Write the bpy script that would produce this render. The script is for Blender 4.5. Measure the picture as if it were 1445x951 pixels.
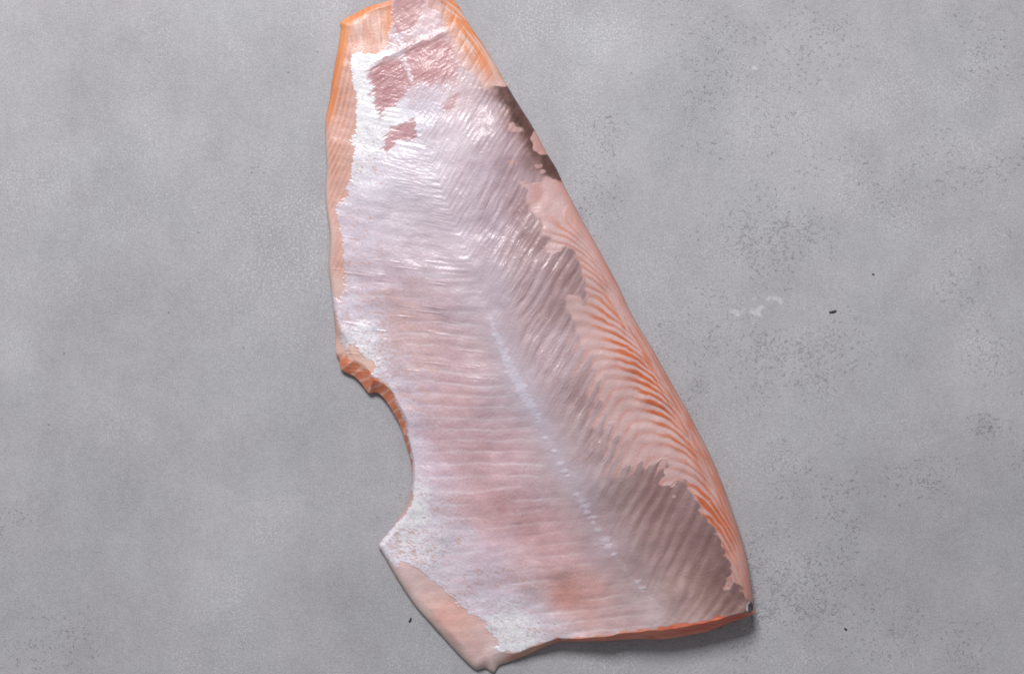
import bpy, math
import numpy as np

# ------------------------------------------------------------------ camera, light, exposure
for o in list(bpy.data.objects):
    bpy.data.objects.remove(o, do_unlink=True)
SC = bpy.context.scene
COL = SC.collection
S = 0.0005            # metres per measured unit (half a millimetre)
CX, CY = 722.5, 475.5
DCAM = 3000.0         # camera height in units (1.5 m)

SC.render.resolution_x, SC.render.resolution_y = 1024, 673
SC.view_settings.view_transform = 'Standard'
SC.view_settings.look = 'None'
SC.view_settings.exposure = 0.0
SC.view_settings.gamma = 1.0
cam = bpy.data.objects.new('camera', bpy.data.cameras.new('camera'))
COL.objects.link(cam)
cam.location = (0, 0, DCAM * S)
cam.rotation_euler = (0, 0, 0)
cam.data.sensor_width = 36.0
cam.data.lens = 36.0 * DCAM / 1445.0
cam.data.clip_end = 50
SC.camera = cam

world = bpy.data.worlds.new('World')
SC.world = world
world.use_nodes = True
bg = world.node_tree.nodes['Background']
bg.inputs[0].default_value = (0.97, 0.97, 1.0, 1)
bg.inputs[1].default_value = 0.235


def area(name, loc, target, size, power, color):
    l = bpy.data.lights.new(name, 'AREA')
    l.shape = 'RECTANGLE'
    l.size, l.size_y = size
    l.energy = power
    l.color = color
    o = bpy.data.objects.new(name, l)
    COL.objects.link(o)
    o.location = loc
    d = np.array(target) - np.array(loc)
    d = d / np.linalg.norm(d)
    import mathutils
    o.rotation_euler = mathutils.Vector(d).to_track_quat('-Z', 'Y').to_euler()
    return o


area('softbox', (-0.34, 1.42, 1.62), (0.0, 0.0, 0.0), (0.85, 0.65), 56.0, (1.0, 0.985, 0.975))

# ------------------------------------------------------------------ numeric helpers
RNG = np.random.default_rng(7)
LAT = RNG.random((256, 256)).astype(np.float32)


def vnoise(u, v, seed=0):
    u = u + seed * 37.31
    v = v + seed * 91.77
    iu = np.floor(u).astype(np.int64)
    iv = np.floor(v).astype(np.int64)
    fu = u - iu
    fv = v - iv
    fu = fu * fu * fu * (fu * (fu * 6 - 15) + 10)
    fv = fv * fv * fv * (fv * (fv * 6 - 15) + 10)
    a = LAT[iu & 255, iv & 255]
    b = LAT[(iu + 1) & 255, iv & 255]
    c = LAT[iu & 255, (iv + 1) & 255]
    d = LAT[(iu + 1) & 255, (iv + 1) & 255]
    return (a * (1 - fu) + b * fu) * (1 - fv) + (c * (1 - fu) + d * fu) * fv


def fbm(u, v, seed=0, octs=4, gain=0.5):
    """about -1..1"""
    r = 0
    amp = 1.0
    tot = 0
    for k in range(octs):
        r = r + amp * (vnoise(u, v, seed + k * 3.7) * 2 - 1)
        tot += amp
        amp *= gain
        # rotate between octaves so that the lattice does not show
        u, v = 1.62 * u + 1.18 * v, -1.18 * u + 1.62 * v
    return r / tot * 1.6


def sstep(a, b, x):
    t = np.clip((x - a) / (b - a), 0, 1)
    return t * t * (3 - 2 * t)


def lerp(a, b, t):
    return a + (b - a) * t


def poly_dist(poly, X, Y, closed=True):
    P = np.array(poly, float)
    Q = np.roll(P, -1, 0) if closed else P[1:]
    if not closed:
        P = P[:-1]
    best = np.full(X.shape, 1e18)
    bx = np.zeros(X.shape)
    by = np.zeros(X.shape)
    inside = np.zeros(X.shape, bool)
    for (x0, y0), (x1, y1) in zip(P, Q):
        dx, dy = x1 - x0, y1 - y0
        L = dx * dx + dy * dy + 1e-12
        t = np.clip(((X - x0) * dx + (Y - y0) * dy) / L, 0, 1)
        qx = x0 + t * dx
        qy = y0 + t * dy
        d = (X - qx) ** 2 + (Y - qy) ** 2
        m = d < best
        best[m] = d[m]
        bx[m] = qx[m]
        by[m] = qy[m]
        if closed and y0 != y1:
            c = ((y0 > Y) != (y1 > Y)) & (X < (x1 - x0) * (Y - y0) / (y1 - y0) + x0)
            inside ^= c
    return np.sqrt(best), bx, by, inside


def sd(poly, X, Y):
    """signed distance, positive inside"""
    d, _, _, i = poly_dist(poly, X, Y)
    return np.where(i, d, -d)


def idw(pts, X, Y, r=20.0, p=1.5):
    """smooth scattered interpolation: pts = [(x, y, v...)]"""
    n = len(pts[0]) - 2
    acc = np.zeros(X.shape + (n,))
    tot = np.zeros(X.shape)
    for q in pts:
        w = 1.0 / ((X - q[0]) ** 2 + (Y - q[1]) ** 2 + r * r) ** p
        tot += w
        acc += w[:, None] * np.array(q[2:], float)
    return acc / tot[:, None]


def lin(c):
    c = np.asarray(c, float) / 255.0
    return np.where(c <= 0.04045, c / 12.92, ((c + 0.055) / 1.055) ** 2.4)


def catmull(pts, closed=True, sub=4):
    P = np.array(pts, float)
    n = len(P)
    out = []
    for i in range(n if closed else n - 1):
        p0 = P[(i - 1) % n] if closed or i > 0 else P[i]
        p1 = P[i]
        p2 = P[(i + 1) % n]
        p3 = P[(i + 2) % n] if closed or i + 2 < n else P[i + 1]
        for k in range(sub):
            t = k / sub
            out.append(0.5 * ((2 * p1) + (-p0 + p2) * t + (2 * p0 - 5 * p1 + 4 * p2 - p3) * t * t
                              + (-p0 + 3 * p1 - 3 * p2 + p3) * t ** 3))
    if not closed:
        out.append(P[-1])
    return np.array(out)


# ------------------------------------------------------------------ node helpers
def new_mat(name):
    m = bpy.data.materials.new(name)
    m.use_nodes = True
    nt = m.node_tree
    b = nt.nodes['Principled BSDF']
    return m, nt, b


def N(nt, typ, **kw):
    n = nt.nodes.new(typ)
    for k, v in kw.items():
        setattr(n, k, v)
    return n


def setin(n, **kw):
    for k, v in kw.items():
        n.inputs[k.replace('_', ' ')].default_value = v
    return n


def math_n(nt, op, a, b=None, clamp=False):
    n = N(nt, 'ShaderNodeMath', operation=op, use_clamp=clamp)
    for i, x in enumerate((a, b)):
        if x is None:
            continue
        if isinstance(x, (int, float)):
            n.inputs[i].default_value = x
        else:
            nt.links.new(x, n.inputs[i])
    return n.outputs[0]


def noise_n(nt, vec, scale, detail=3, rough=0.55, dist=0.0):
    n = N(nt, 'ShaderNodeTexNoise')
    n.inputs['Scale'].default_value = scale
    n.inputs['Detail'].default_value = detail
    n.inputs['Roughness'].default_value = rough
    n.inputs['Distortion'].default_value = dist
    nt.links.new(vec, n.inputs['Vector'])
    return n.outputs['Fac']


def maprange(nt, x, a, b, c, d, smooth=True):
    n = N(nt, 'ShaderNodeMapRange')
    n.interpolation_type = 'SMOOTHSTEP' if smooth else 'LINEAR'
    n.clamp = True if hasattr(n, 'clamp') else None
    for i, v in zip((1, 2, 3, 4), (a, b, c, d)):
        n.inputs[i].default_value = v
    nt.links.new(x, n.inputs[0])
    return n.outputs[0]


def mixcol(nt, fac, a, b, mode='MIX'):
    n = N(nt, 'ShaderNodeMix', data_type='RGBA', blend_type=mode)
    for sock, x in ((n.inputs[0], fac), (n.inputs[6], a), (n.inputs[7], b)):
        if isinstance(x, (int, float)):
            sock.default_value = x
        elif isinstance(x, tuple):
            sock.default_value = x
        else:
            nt.links.new(x, sock)
    return n.outputs[2]


def add_attr(me, name, arr, typ='FLOAT'):
    a = me.attributes.new(name, typ, 'POINT')
    if typ == 'FLOAT':
        a.data.foreach_set('value', np.ascontiguousarray(arr, np.float32))
    else:
        c = np.ones((len(arr), 4), np.float32)
        c[:, :3] = arr
        a.data.foreach_set('color', c.ravel())


def quad_mesh(name, V, F, normals=None):
    me = bpy.data.meshes.new(name)
    me.vertices.add(len(V))
    me.vertices.foreach_set('co', np.ascontiguousarray(V, np.float32).ravel())
    me.loops.add(F.size)
    me.loops.foreach_set('vertex_index', np.ascontiguousarray(F, np.int32).ravel())
    me.polygons.add(len(F))
    me.polygons.foreach_set('loop_start', np.arange(0, F.size, 4, dtype=np.int32))
    me.update(calc_edges=True)
    me.polygons.foreach_set('use_smooth', np.ones(len(F), bool))
    if normals is not None:
        me.normals_split_custom_set_from_vertices(np.ascontiguousarray(normals, np.float32))
    return me


# ------------------------------------------------------------------ concrete surface
def make_ground():
    def axis(a, b, step, far):
        out_ = 24.0
        return np.concatenate([[-far, -far / 2], np.arange(a - 38 * out_, a, out_), np.arange(a, b, step),
                               np.arange(b, b + 38 * out_, out_), [far / 2 + b, far + b]])
    xs = axis(-20.0, 1470.0, 2.0, 3600.0)
    ys = axis(-20.0, 976.0, 2.0, 3600.0)
    X, Y = np.meshgrid(xs, ys)
    nx, ny = len(xs), len(ys)
    X = X.ravel()
    Y = Y.ravel()
    V = np.stack([(X - CX) * S, (CY - Y) * S, np.zeros_like(X)], 1)
    i = np.arange((nx - 1) * (ny - 1))
    r, c = i // (nx - 1), i % (nx - 1)
    a = r * nx + c
    F = np.stack([a, a + nx, a + nx + 1, a + 1], 1)
    me = quad_mesh('concrete_surface', V, F)
    # trowelled cloudiness, then lighter and darker blotches set by place
    tone = 0.075 * fbm(X / 190, Y / 190, 3, 5, 0.62) + 0.050 * fbm(X / 55, Y / 70, 9, 4, 0.6) + 0.022 * fbm(X / 18, Y / 21, 14, 2)
    for (bx, by, rx, ry, v) in GROUND_BLOTCH:
        tone += v * np.exp(-(((X - bx) / rx) ** 2 + ((Y - by) / ry) ** 2))
    # density of whitish salt and of pits
    salt = np.zeros_like(X)
    for (bx, by, rx, ry, v) in GROUND_SALT:
        salt = np.maximum(salt, v * np.exp(-(((X - bx) / rx) ** 2 + ((Y - by) / ry) ** 2)))
    salt = np.maximum(salt, 0.5 * sstep(-0.05, 0.6, fbm(X / 110, Y / 110, 24, 4)))
    salt = np.clip(salt * (1 + 0.7 * fbm(X / 45, Y / 45, 21, 3)), 0, 1)
    pits = np.zeros_like(X)
    for (bx, by, rx, ry, v) in GROUND_PITS:
        pits = np.maximum(pits, v * np.exp(-(((X - bx) / rx) ** 2 + ((Y - by) / ry) ** 2)))
    pits = np.maximum(pits, 0.36 * sstep(-0.1, 0.6, fbm(X / 85, Y / 85, 29, 4)) * sstep(700, 900, X))
    pits = np.clip(pits * (1 + 0.9 * fbm(X / 34, Y / 34, 27, 3)), 0, 1)
    far_ = sstep(900, 300, np.maximum(np.maximum(-X, X - 1445), np.maximum(-Y, Y - 951)))
    tone, salt, pits = tone * far_, salt * far_, pits * far_
    add_attr(me, 'tone', tone)
    add_attr(me, 'salt', salt)
    add_attr(me, 'pits', pits)
    smear = np.zeros_like(X)
    for pl in SMEARS:
        cx, cy = np.mean(pl, 0)
        near = np.nonzero((np.abs(X - cx) < 60) & (np.abs(Y - cy) < 40))[0]
        xx, yy = X[near], Y[near]
        smear[near] = np.maximum(smear[near], sstep(-1.6, 1.6, sd(pl, xx, yy) + 1.6 * fbm(xx / 7, yy / 7, 33, 2)))
    add_attr(me, 'smear', smear)
    o = bpy.data.objects.new('concrete_surface', me)
    COL.objects.link(o)
    o['kind'] = 'structure'
    o['label'] = 'smooth mottled grey concrete surface under the fish fillet'

    m, nt, b = new_mat('grey_concrete')
    tc = N(nt, 'ShaderNodeTexCoord').outputs['Object']

    def attr(n):
        return N(nt, 'ShaderNodeAttribute', attribute_name=n).outputs['Fac']
    t = attr('tone')
    g1 = noise_n(nt, tc, 900, 2, 0.6)
    g2 = noise_n(nt, tc, 260, 3, 0.6)
    base = math_n(nt, 'ADD', 1.0, t)
    base = math_n(nt, 'ADD', base, maprange(nt, g1, 0.3, 0.7, -0.15, 0.15, False))
    base = math_n(nt, 'ADD', base, maprange(nt, g2, 0.3, 0.7, -0.06, 0.06, False))
    # salt bloom: fine pale crumbs where the density is high
    s = attr('salt')
    sn = noise_n(nt, tc, 620, 3, 0.7)
    sm = math_n(nt, 'MULTIPLY', maprange(nt, sn, 0.47, 0.66, 0, 1), s)
    base = math_n(nt, 'ADD', base, math_n(nt, 'MULTIPLY', sm, 0.36))
    # pits: broken worm-like hollows
    p = attr('pits')
    w1 = noise_n(nt, tc, 185, 2, 0.55, 0.5)
    worm = math_n(nt, 'ABSOLUTE', math_n(nt, 'SUBTRACT', w1, 0.5))
    worm = maprange(nt, worm, 0.008, 0.060, 1, 0)
    brk = noise_n(nt, tc, 340, 2, 0.6)
    gate = math_n(nt, 'ADD', brk, math_n(nt, 'MULTIPLY', p, 0.22))
    worm = math_n(nt, 'MULTIPLY', worm, maprange(nt, gate, 0.60, 0.68, 0, 1))
    worm = math_n(nt, 'MULTIPLY', worm, maprange(nt, p, 0.02, 0.25, 0, 1))
    # little dark specks nearly everywhere
    vo = N(nt, 'ShaderNodeTexVoronoi')
    vo.inputs['Scale'].default_value = 95
    nt.links.new(tc, vo.inputs['Vector'])
    sp = maprange(nt, vo.outputs['Distance'], 0.06, 0.11, 1, 0)
    sepc = N(nt, 'ShaderNodeSeparateColor')
    nt.links.new(vo.outputs['Color'], sepc.inputs[0])
    rare = maprange(nt, math_n(nt, 'ADD', sepc.outputs[0], math_n(nt, 'MULTIPLY', p, 0.3)), 0.93, 0.97, 0, 1)
    sp = math_n(nt, 'MULTIPLY', sp, rare)
    dark = math_n(nt, 'MAXIMUM', math_n(nt, 'MULTIPLY', worm, 0.285), math_n(nt, 'MULTIPLY', sp, 0.28))
    base = math_n(nt, 'SUBTRACT', base, dark)
    smn = math_n(nt, 'MULTIPLY', attr('smear'), maprange(nt, g2, 0.3, 0.7, 0.26, 0.40, False))
    base = math_n(nt, 'ADD', base, smn)
    colr = N(nt, 'ShaderNodeVectorMath', operation='SCALE')
    colr.inputs[0].default_value = GROUND_COL
    nt.links.new(base, colr.inputs['Scale'])
    # slight warm / cool drift
    drift = noise_n(nt, tc, 9, 4, 0.6)
    dr = mixcol(nt, maprange(nt, drift, 0.35, 0.65, 0, 1), (0.99, 1.0, 1.01, 1), (1.006, 0.995, 1.006, 1))
    fin = mixcol(nt, 1.0, colr.outputs[0], dr, 'MULTIPLY')
    nt.links.new(fin, b.inputs['Base Color'])
    b.inputs['Roughness'].default_value = 0.62
    b.inputs['Specular IOR Level'].default_value = 0.25
    bump = N(nt, 'ShaderNodeBump')
    bump.inputs['Strength'].default_value = 0.35
    bump.inputs['Distance'].default_value = 0.0004
    hgt = math_n(nt, 'SUBTRACT', math_n(nt, 'ADD', math_n(nt, 'MULTIPLY', g1, 0.6), math_n(nt, 'MULTIPLY', g2, 0.5)), math_n(nt, 'MULTIPLY', dark, 2.5))
    nt.links.new(hgt, bump.inputs['Height'])
    nt.links.new(bump.outputs[0], b.inputs['Normal'])
    me.materials.append(m)


SMEARS = [
    [(1030, 440), (1038, 437), (1044, 441), (1050, 436), (1054, 434), (1050, 441), (1042, 446), (1036, 447)],
    [(1058, 438), (1066, 436), (1074, 432), (1082, 429), (1078, 436), (1073, 441), (1075, 448), (1067, 447), (1062, 442)],
    [(1084, 418), (1092, 417), (1100, 420), (1106, 425), (1103, 430), (1096, 426), (1088, 423), (1083, 424)],
    [(1060, 420), (1066, 418), (1068, 421), (1063, 424)],
    [(1062, 94), (1067, 93), (1068, 98), (1063, 98)],
]
GROUND_COL = (0.358, 0.354, 0.374)
GROUND_BLOTCH = [
    (230, 200, 120, 90, 0.05), (20, 500, 30, 45, 0.14), (60, 60, 120, 60, -0.03), (270, 790, 130, 110, 0.08),
    (200, 690, 110, 80, -0.03), (330, 850, 90, 90, 0.03), (60, 860, 130, 100, -0.05), (700, 20, 220, 60, 0.02),
    (800, 50, 110, 110, 0.07), (860, 60, 50, 60, 0.05), (1240, 860, 180, 60, -0.03), (120, 880, 160, 70, -0.03), (1340, 330, 100, 120, -0.03), (430, 620, 50, 90, -0.04), (1380, 80, 90, 80, -0.01), (1300, 130, 90, 120, -0.03), (1400, 500, 60, 90, 0.05), (1060, 660, 60, 60, 0.03), (1270, 800, 70, 60, -0.05),
    (1400, 780, 60, 40, -0.03), (1390, 600, 16, 12, -0.10), (985, 548, 12, 10, -0.10), (940, 640, 40, 60, 0.02), (470, 30, 25, 60, 0.08),
    (1180, 330, 150, 120, 0.015), (280, 700, 60, 150, 0.015), (420, 600, 60, 60, -0.02),
]
GROUND_SALT = [
    (400, 340, 110, 150, 0.95), (240, 190, 120, 80, 0.5), (940, 60, 120, 80, 0.4), (1150, 420, 90, 80, 0.25), (760, 40, 80, 90, 1.0), (720, 20, 60, 40, 1.0), (470, 10, 40, 40, 0.9), (850, 40, 70, 70, 1.0), (820, 150, 40, 120, 0.9), (780, 120, 50, 120, 0.6),
    (870, 930, 110, 30, 0.9), (1120, 930, 60, 30, 0.8), (1100, 780, 70, 60, 0.5), (1095, 880, 30, 25, 0.9), (540, 640, 30, 90, 0.35), (560, 840, 50, 70, 0.3),
    (1410, 480, 40, 70, 0.6), (960, 420, 50, 60, 0.35), (1000, 200, 120, 120, 0.25), (1045, 660, 50, 80, 0.4), (1380, 90, 40, 60, 0.4), (20, 490, 25, 40, 0.5),
    (1000, 480, 60, 40, 0.4), (60, 900, 90, 60, 0.25),
]
GROUND_PITS = [
    (1090, 330, 70, 60, 0.95), (1110, 510, 100, 45, 0.8), (985, 550, 20, 15, 1.0), (965, 575, 20, 20, 0.9), (1110, 830, 95, 60, 1.0), (1060, 880, 40, 40, 0.8),
    (1000, 470, 60, 90, 0.45), (1060, 130, 130, 100, 0.40), (1395, 90, 50, 60, 0.5), (1390, 500, 40, 60, 0.5), (1385, 600, 22, 16, 1.0), (1310, 680, 60, 40, 0.5),
    (840, 290, 30, 60, 0.6), (360, 240, 40, 70, 0.22), (20, 740, 40, 40, 0.5), (565, 690, 14, 25, 0.5), (1250, 890, 90, 50, 0.35), (60, 900, 100, 60, 0.3), (850, 180, 30, 60, 0.4), (1010, 700, 20, 60, 0.3),
]

# ------------------------------------------------------------------ fish fillet: measured outlines
OUT = [
    (481, 31), (500, 20), (523, 8.5), (548, 1), (556, -12), (592, -22), (628, -16), (641, 0), (652, 17), (667, 42), (680, 61), (698, 90), (714.5, 119),
    (732.5, 149), (749.5, 175.5), (761, 196), (772, 217), (785, 238), (794, 258), (806.5, 282), (821.6, 311), (837, 337.5), (857.6, 375),
    (875, 408), (888.5, 438), (904, 465), (919, 489), (934, 516), (955, 553.5), (970, 579), (986.5, 611), (1001, 639), (1014, 669),
    (1023.5, 693.5), (1035, 726), (1042.5, 748), (1049.6, 771), (1056, 798), (1060.7, 829), (1063, 851), (1064.5, 861), (1062, 867),
    (1044, 873), (1019.6, 882), (997, 891), (980, 894), (964, 897.5), (935, 901.5), (913, 901), (886.5, 901.5), (853, 904), (809, 905), (791, 905),
    (771, 912), (746, 923), (720, 933), (706, 937.5), (701, 943), (697.5, 948.5), (691, 946), (684, 942), (671, 944), (653, 928.6),
    (631, 905), (609, 880), (586.6, 855), (569, 829), (553, 803), (542, 783), (534.5, 771), (538, 763), (549, 750), (560.5, 734.5),
    (572, 716.5), (578.5, 699.5), (581, 682), (581, 665), (579.5, 650), (575.8, 635), (570.5, 617), (563, 596), (553.5, 579), (545, 566), (536.5, 556.5),
    (529, 553), (522, 555), (515.7, 549), (510, 541), (498.7, 530), (485, 524), (480, 518), (479, 507), (474, 498), (473.7, 479),
    (472.5, 460), (469, 426), (465.5, 396), (463.6, 377), (464.6, 354), (465, 330), (460, 292), (459, 266), (461, 239.5), (459, 207),
    (458.8, 172), (465.5, 140), (468, 117), (473, 89), (478, 62), (480.7, 42),
]
# where the membrane under the skin still covers the flesh
MEMB = [
    (497, 78), (510, 74), (514, 77.6), (534.6, 75.7), (549.7, 64), (548, 49), (553.5, 28), (553.5, -30), (601, -30), (606, 11), (621, 19), (621.6, 38), (633, 47),
    (646, 81), (657.6, 98), (676.5, 113.5), (684, 125), (694.6, 122.4), (713.5, 121.5), (725, 119), (745, 160), (758, 187), (753, 187), (750, 199), (753, 209.5), (759, 217), (773, 220), (792, 238), (800, 257),
    (789.5, 257), (770.6, 248), (761, 255), (751.6, 259), (731, 256), (744, 269), (743, 282.5), (746, 299.5), (757, 307), (767, 320), (763, 330),
    (776, 337), (768.7, 348.7), (770.6, 358), (791, 356), (797, 347), (808.4, 352.5), (816, 369.5), (821.6, 390), (825.7, 399), (824, 408), (830, 417), (824, 429), (818, 417),
    (803, 416), (797, 423.5), (801, 438.7), (810.6, 455.7), (816, 471), (825.7, 493.5), (832, 510), (842, 538), (848, 560), (856, 585), (862, 600),
    (870, 608), (874, 625), (889, 629), (880, 642), (876, 656), (885.4, 659.5), (898.7, 650), (904, 661), (912, 657.6), (923, 659.5), (933, 649), (940, 650),
    (931, 674.6), (929, 683), (934.6, 686), (946, 686), (953.5, 679), (965, 681), (972.5, 691.6), (983, 705), (989.5, 718), (987.6, 727.6), (1001, 737),
    (1008.5, 749), (1016, 764), (1022, 782), (1028.5, 793), (1033, 804), (1026, 816.5), (1021, 832), (1035, 823), (1044, 826.5), (1053, 844), (1062, 852), (1061, 863),
    (1042, 866.5), (1024, 868.7), (1002, 874), (975, 879), (951, 882), (931, 885), (902, 888.7), (873, 893), (840, 897.5), (815.5, 900.5), (793, 901),
    (788.5, 899), (775, 903), (755, 911), (733, 919.7), (699.7, 917.5), (695, 913), (705, 911), (704, 900), (685, 885), (684, 877.6), (662, 863), (644, 848.7),
    (633, 835.4), (615.4, 820), (595.4, 806.6), (577.7, 795.5), (564, 792), (560, 801), (544, 788), (528, 771), (540, 756), (556, 741), (570, 728), (580, 714),
    (583, 699), (582, 682), (582, 658), (579.5, 631), (575, 604), (570.5, 589), (561, 568), (553.5, 553), (546, 543), (533, 535), (525, 528), (531, 519), (523, 511), (513, 505),
    (504, 494), (500, 486), (496, 497), (494, 483), (490, 500), (486, 488), (480, 468), (472, 443), (467, 420), (467, 411), (473, 424), (479, 424),
    (484.5, 409), (487, 396), (488, 377), (485.4, 356), (480.7, 331), (477, 311), (475, 292.5), (490, 277), (487, 266), (493, 258), (497, 241),
    (500.5, 224), (499.6, 209), (493, 200), (501.5, 190), (501.5, 171), (502.4, 166.5), (505, 147.6), (501.5, 132.5), (498.6, 113.5), (495, 102), (495, 89),
]
RED_A = [(521, 93), (538, 87), (566, 83), (572, 76), (584, 64), (595, 59), (612, 54), (625, 49), (637, 64), (644, 89), (640.6, 111.6), (615, 116), (601, 121), (587.6, 117),
         (572, 125), (569, 140), (553.5, 149.5), (538, 163), (531, 146), (523, 123)]
RED_B = [(551.6, 179), (570, 174), (584, 171), (588.5, 194), (561, 201.6), (546, 217), (538, 211), (544, 196)]
LATERAL = [(560, 90), (584, 160), (612, 240), (648, 330), (690, 440), (703, 475), (722, 518), (742, 558), (762, 593), (784, 640), (806, 682), (828, 719), (858, 771), (896, 820), (935, 862)]
DARK_UP = [(690, 118), (716, 112), (760, 180), (800, 235), (806, 262), (784, 256), (765, 244), (752, 232), (745, 214), (735, 200), (722, 178), (708, 148)]
DARK_LOW = [(908, 668), (940, 648), (958, 676), (985, 700), (1010, 745), (1040, 800), (1056, 842), (1038, 846), (1008, 826), (972, 792), (938, 748), (912, 708)]

# membrane colours by eye as lit (8-bit, no light divided out)
MC = [
    (575, 20, 226, 188, 188), (600, 45, 226, 206, 214), (560, 50, 214, 178, 180), (630, 70, 206, 172, 176), (540, 100, 190, 148, 154), (600, 90, 196, 158, 162), (650, 130, 214, 192, 200), (620, 150, 226, 212, 224),
    (570, 200, 226, 214, 226), (600, 250, 222, 208, 220), (540, 260, 230, 222, 234), (640, 200, 222, 208, 220), (690, 150, 192, 172, 184), (700, 190, 184, 164, 176), (680, 240, 202, 184, 198), (560, 300, 218, 204, 216), (520, 330, 220, 206, 220),
    (640, 330, 212, 196, 208), (610, 370, 210, 192, 202), (720, 240, 178, 154, 165), (740, 300, 166, 138, 145), (700, 310, 194, 176, 190), (760, 340, 164, 136, 141), (800, 380, 158, 130, 134), (750, 400, 184, 162, 172), (700, 400, 200, 184, 196),
    (660, 420, 206, 188, 198), (600, 420, 206, 184, 192), (540, 390, 202, 182, 194), (560, 450, 208, 180, 180), (520, 440, 212, 198, 210), (600, 480, 210, 184, 186), (650, 500, 206, 182, 188), (560, 500, 212, 192, 196), (570, 550, 210, 194, 204),
    (640, 560, 208, 180, 184), (620, 620, 206, 176, 182), (660, 640, 204, 172, 176), (700, 560, 202, 182, 190), (740, 560, 200, 182, 192), (720, 640, 202, 176, 182), (700, 720, 206, 168, 168), (670, 720, 208, 174, 176), (740, 740, 204, 168, 170),
    (770, 480, 192, 170, 180), (790, 440, 170, 144, 149), (780, 540, 192, 170, 180), (800, 600, 194, 172, 178), (830, 560, 168, 142, 147), (850, 620, 170, 144, 149), (880, 700, 164, 140, 144), (840, 680, 186, 166, 174), (770, 680, 198, 174, 180),
    (930, 700, 152, 122, 124), (960, 760, 150, 120, 122), (1000, 790, 142, 110, 110), (1020, 800, 130, 100, 100), (930, 780, 166, 138, 142), (900, 800, 176, 152, 156), (850, 770, 188, 164, 172), (780, 780, 206, 172, 175), (740, 800, 214, 184, 186),
    (800, 840, 224, 172, 160), (830, 840, 214, 172, 168), (820, 870, 224, 190, 184), (860, 870, 214, 188, 188), (880, 840, 196, 170, 172), (960, 840, 176, 148, 148), (1000, 850, 172, 140, 138), (1035, 845, 160, 126, 124), (920, 876, 214, 190, 192), (900, 850, 198, 174, 177), (980, 868, 200, 172, 172),
    (720, 790, 216, 196, 202), (650, 760, 222, 210, 222), (690, 800, 220, 206, 218), (700, 850, 222, 212, 224), (750, 870, 226, 216, 226), (600, 750, 228, 220, 230), (600, 700, 222, 210, 224), (590, 640, 220, 206, 220), (620, 690, 216, 196, 206), (560, 770, 222, 200, 206), (790, 890, 222, 208, 214),
]
# silver coverage, 0..1
SC_PTS = [
    (510, 85, 1.0), (503, 110, 1.0), (512, 135, 1.0), (515, 160, 1.0), (520, 185, 1.0), (530, 175, 1.0), (545, 165, .9), (515, 210, 1.), (512, 235, .95), (510, 260, .85), (525, 235, .75), (505, 285, .6), (500, 310, .5), (530, 290, .45), (530, 210, .9),
    (590, 175, .75), (600, 150, .65), (590, 130, .6), (575, 100, .7), (560, 165, .9), (600, 210, .6), (640, 150, .5), (600, 42, .55), (570, 62, .6), (615, 30, .3), (620, 190, .45), (580, 250, .45), (650, 180, .3),
    (500, 350, .40), (510, 380, .42), (525, 360, .32), (495, 400, .65), (500, 430, .75), (495, 450, .5), (510, 460, .9), (520, 480, .9), (510, 490, 1.), (530, 510, .9), (540, 525, .85), (520, 435, .55), (540, 490, .55), (560, 520, .5), (555, 540, .75), (570, 560, .6), (600, 520, .35), (590, 500, .38),
    (580, 590, .62), (585, 615, .7), (600, 600, .5), (590, 650, .7), (595, 690, .85), (590, 720, .95), (580, 740, .95), (570, 755, .9), (600, 750, .85), (600, 780, .9), (590, 795, .7), (550, 770, .7), (540, 770, .9), (620, 720, .65), (640, 740, .6), (640, 790, .65), (625, 810, .75), (660, 820, .65),
    (680, 850, .75), (710, 870, .9), (730, 890, 1.), (740, 905, 1.), (715, 905, 1.), (750, 880, .9), (770, 890, .7), (790, 895, .5), (690, 790, .55), (720, 820, .55), (760, 860, .55), (700, 760, .25), (660, 700, .2), (640, 660, .25), (620, 640, .35),
    (560, 400, .22), (560, 330, .3), (580, 440, .15), (620, 300, .3), (650, 250, .3), (680, 300, .2), (700, 220, .15), (640, 400, .1), (720, 400, .05), (700, 500, 0.05), (640, 560, 0), (700, 640, 0), (760, 760, 0), (800, 840, 0), (850, 870, .05), (900, 800, 0), (900, 700, 0), (780, 560, 0), (780, 420, 0), (740, 300, 0),
    (580, 470, .25), (610, 500, .1), (600, 560, .2), (680, 150, .15), (720, 180, .05), (740, 230, 0), (950, 850, 0), (920, 876, .2),
]
# thickness of the fillet (units)
TH = [
    (485, 40, 12), (540, 20, 15), (600, 0, 18), (640, 20, 16), (470, 160, 11), (520, 160, 18), (600, 120, 26), (670, 110, 24), (470, 280, 11), (540, 300, 22), (620, 280, 34), (700, 240, 38), (750, 240, 34), (480, 400, 12), (560, 420, 24), (650, 420, 38), (740, 400, 46), (800, 380, 44), (490, 500, 19), (540, 540, 20),
    (600, 560, 26), (680, 560, 40), (780, 540, 50), (870, 520, 46), (590, 640, 18), (640, 680, 27), (740, 680, 42), (850, 660, 52), (950, 640, 48), (560, 770, 11), (620, 780, 18), (700, 780, 30), (800, 780, 42), (900, 760, 50), (1000, 760, 46), (600, 850, 11), (660, 880, 13), (700, 925, 13), (740, 890, 17), (800, 880, 26), (860, 870, 40), (940, 860, 50), (1020, 850, 50),
]
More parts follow.
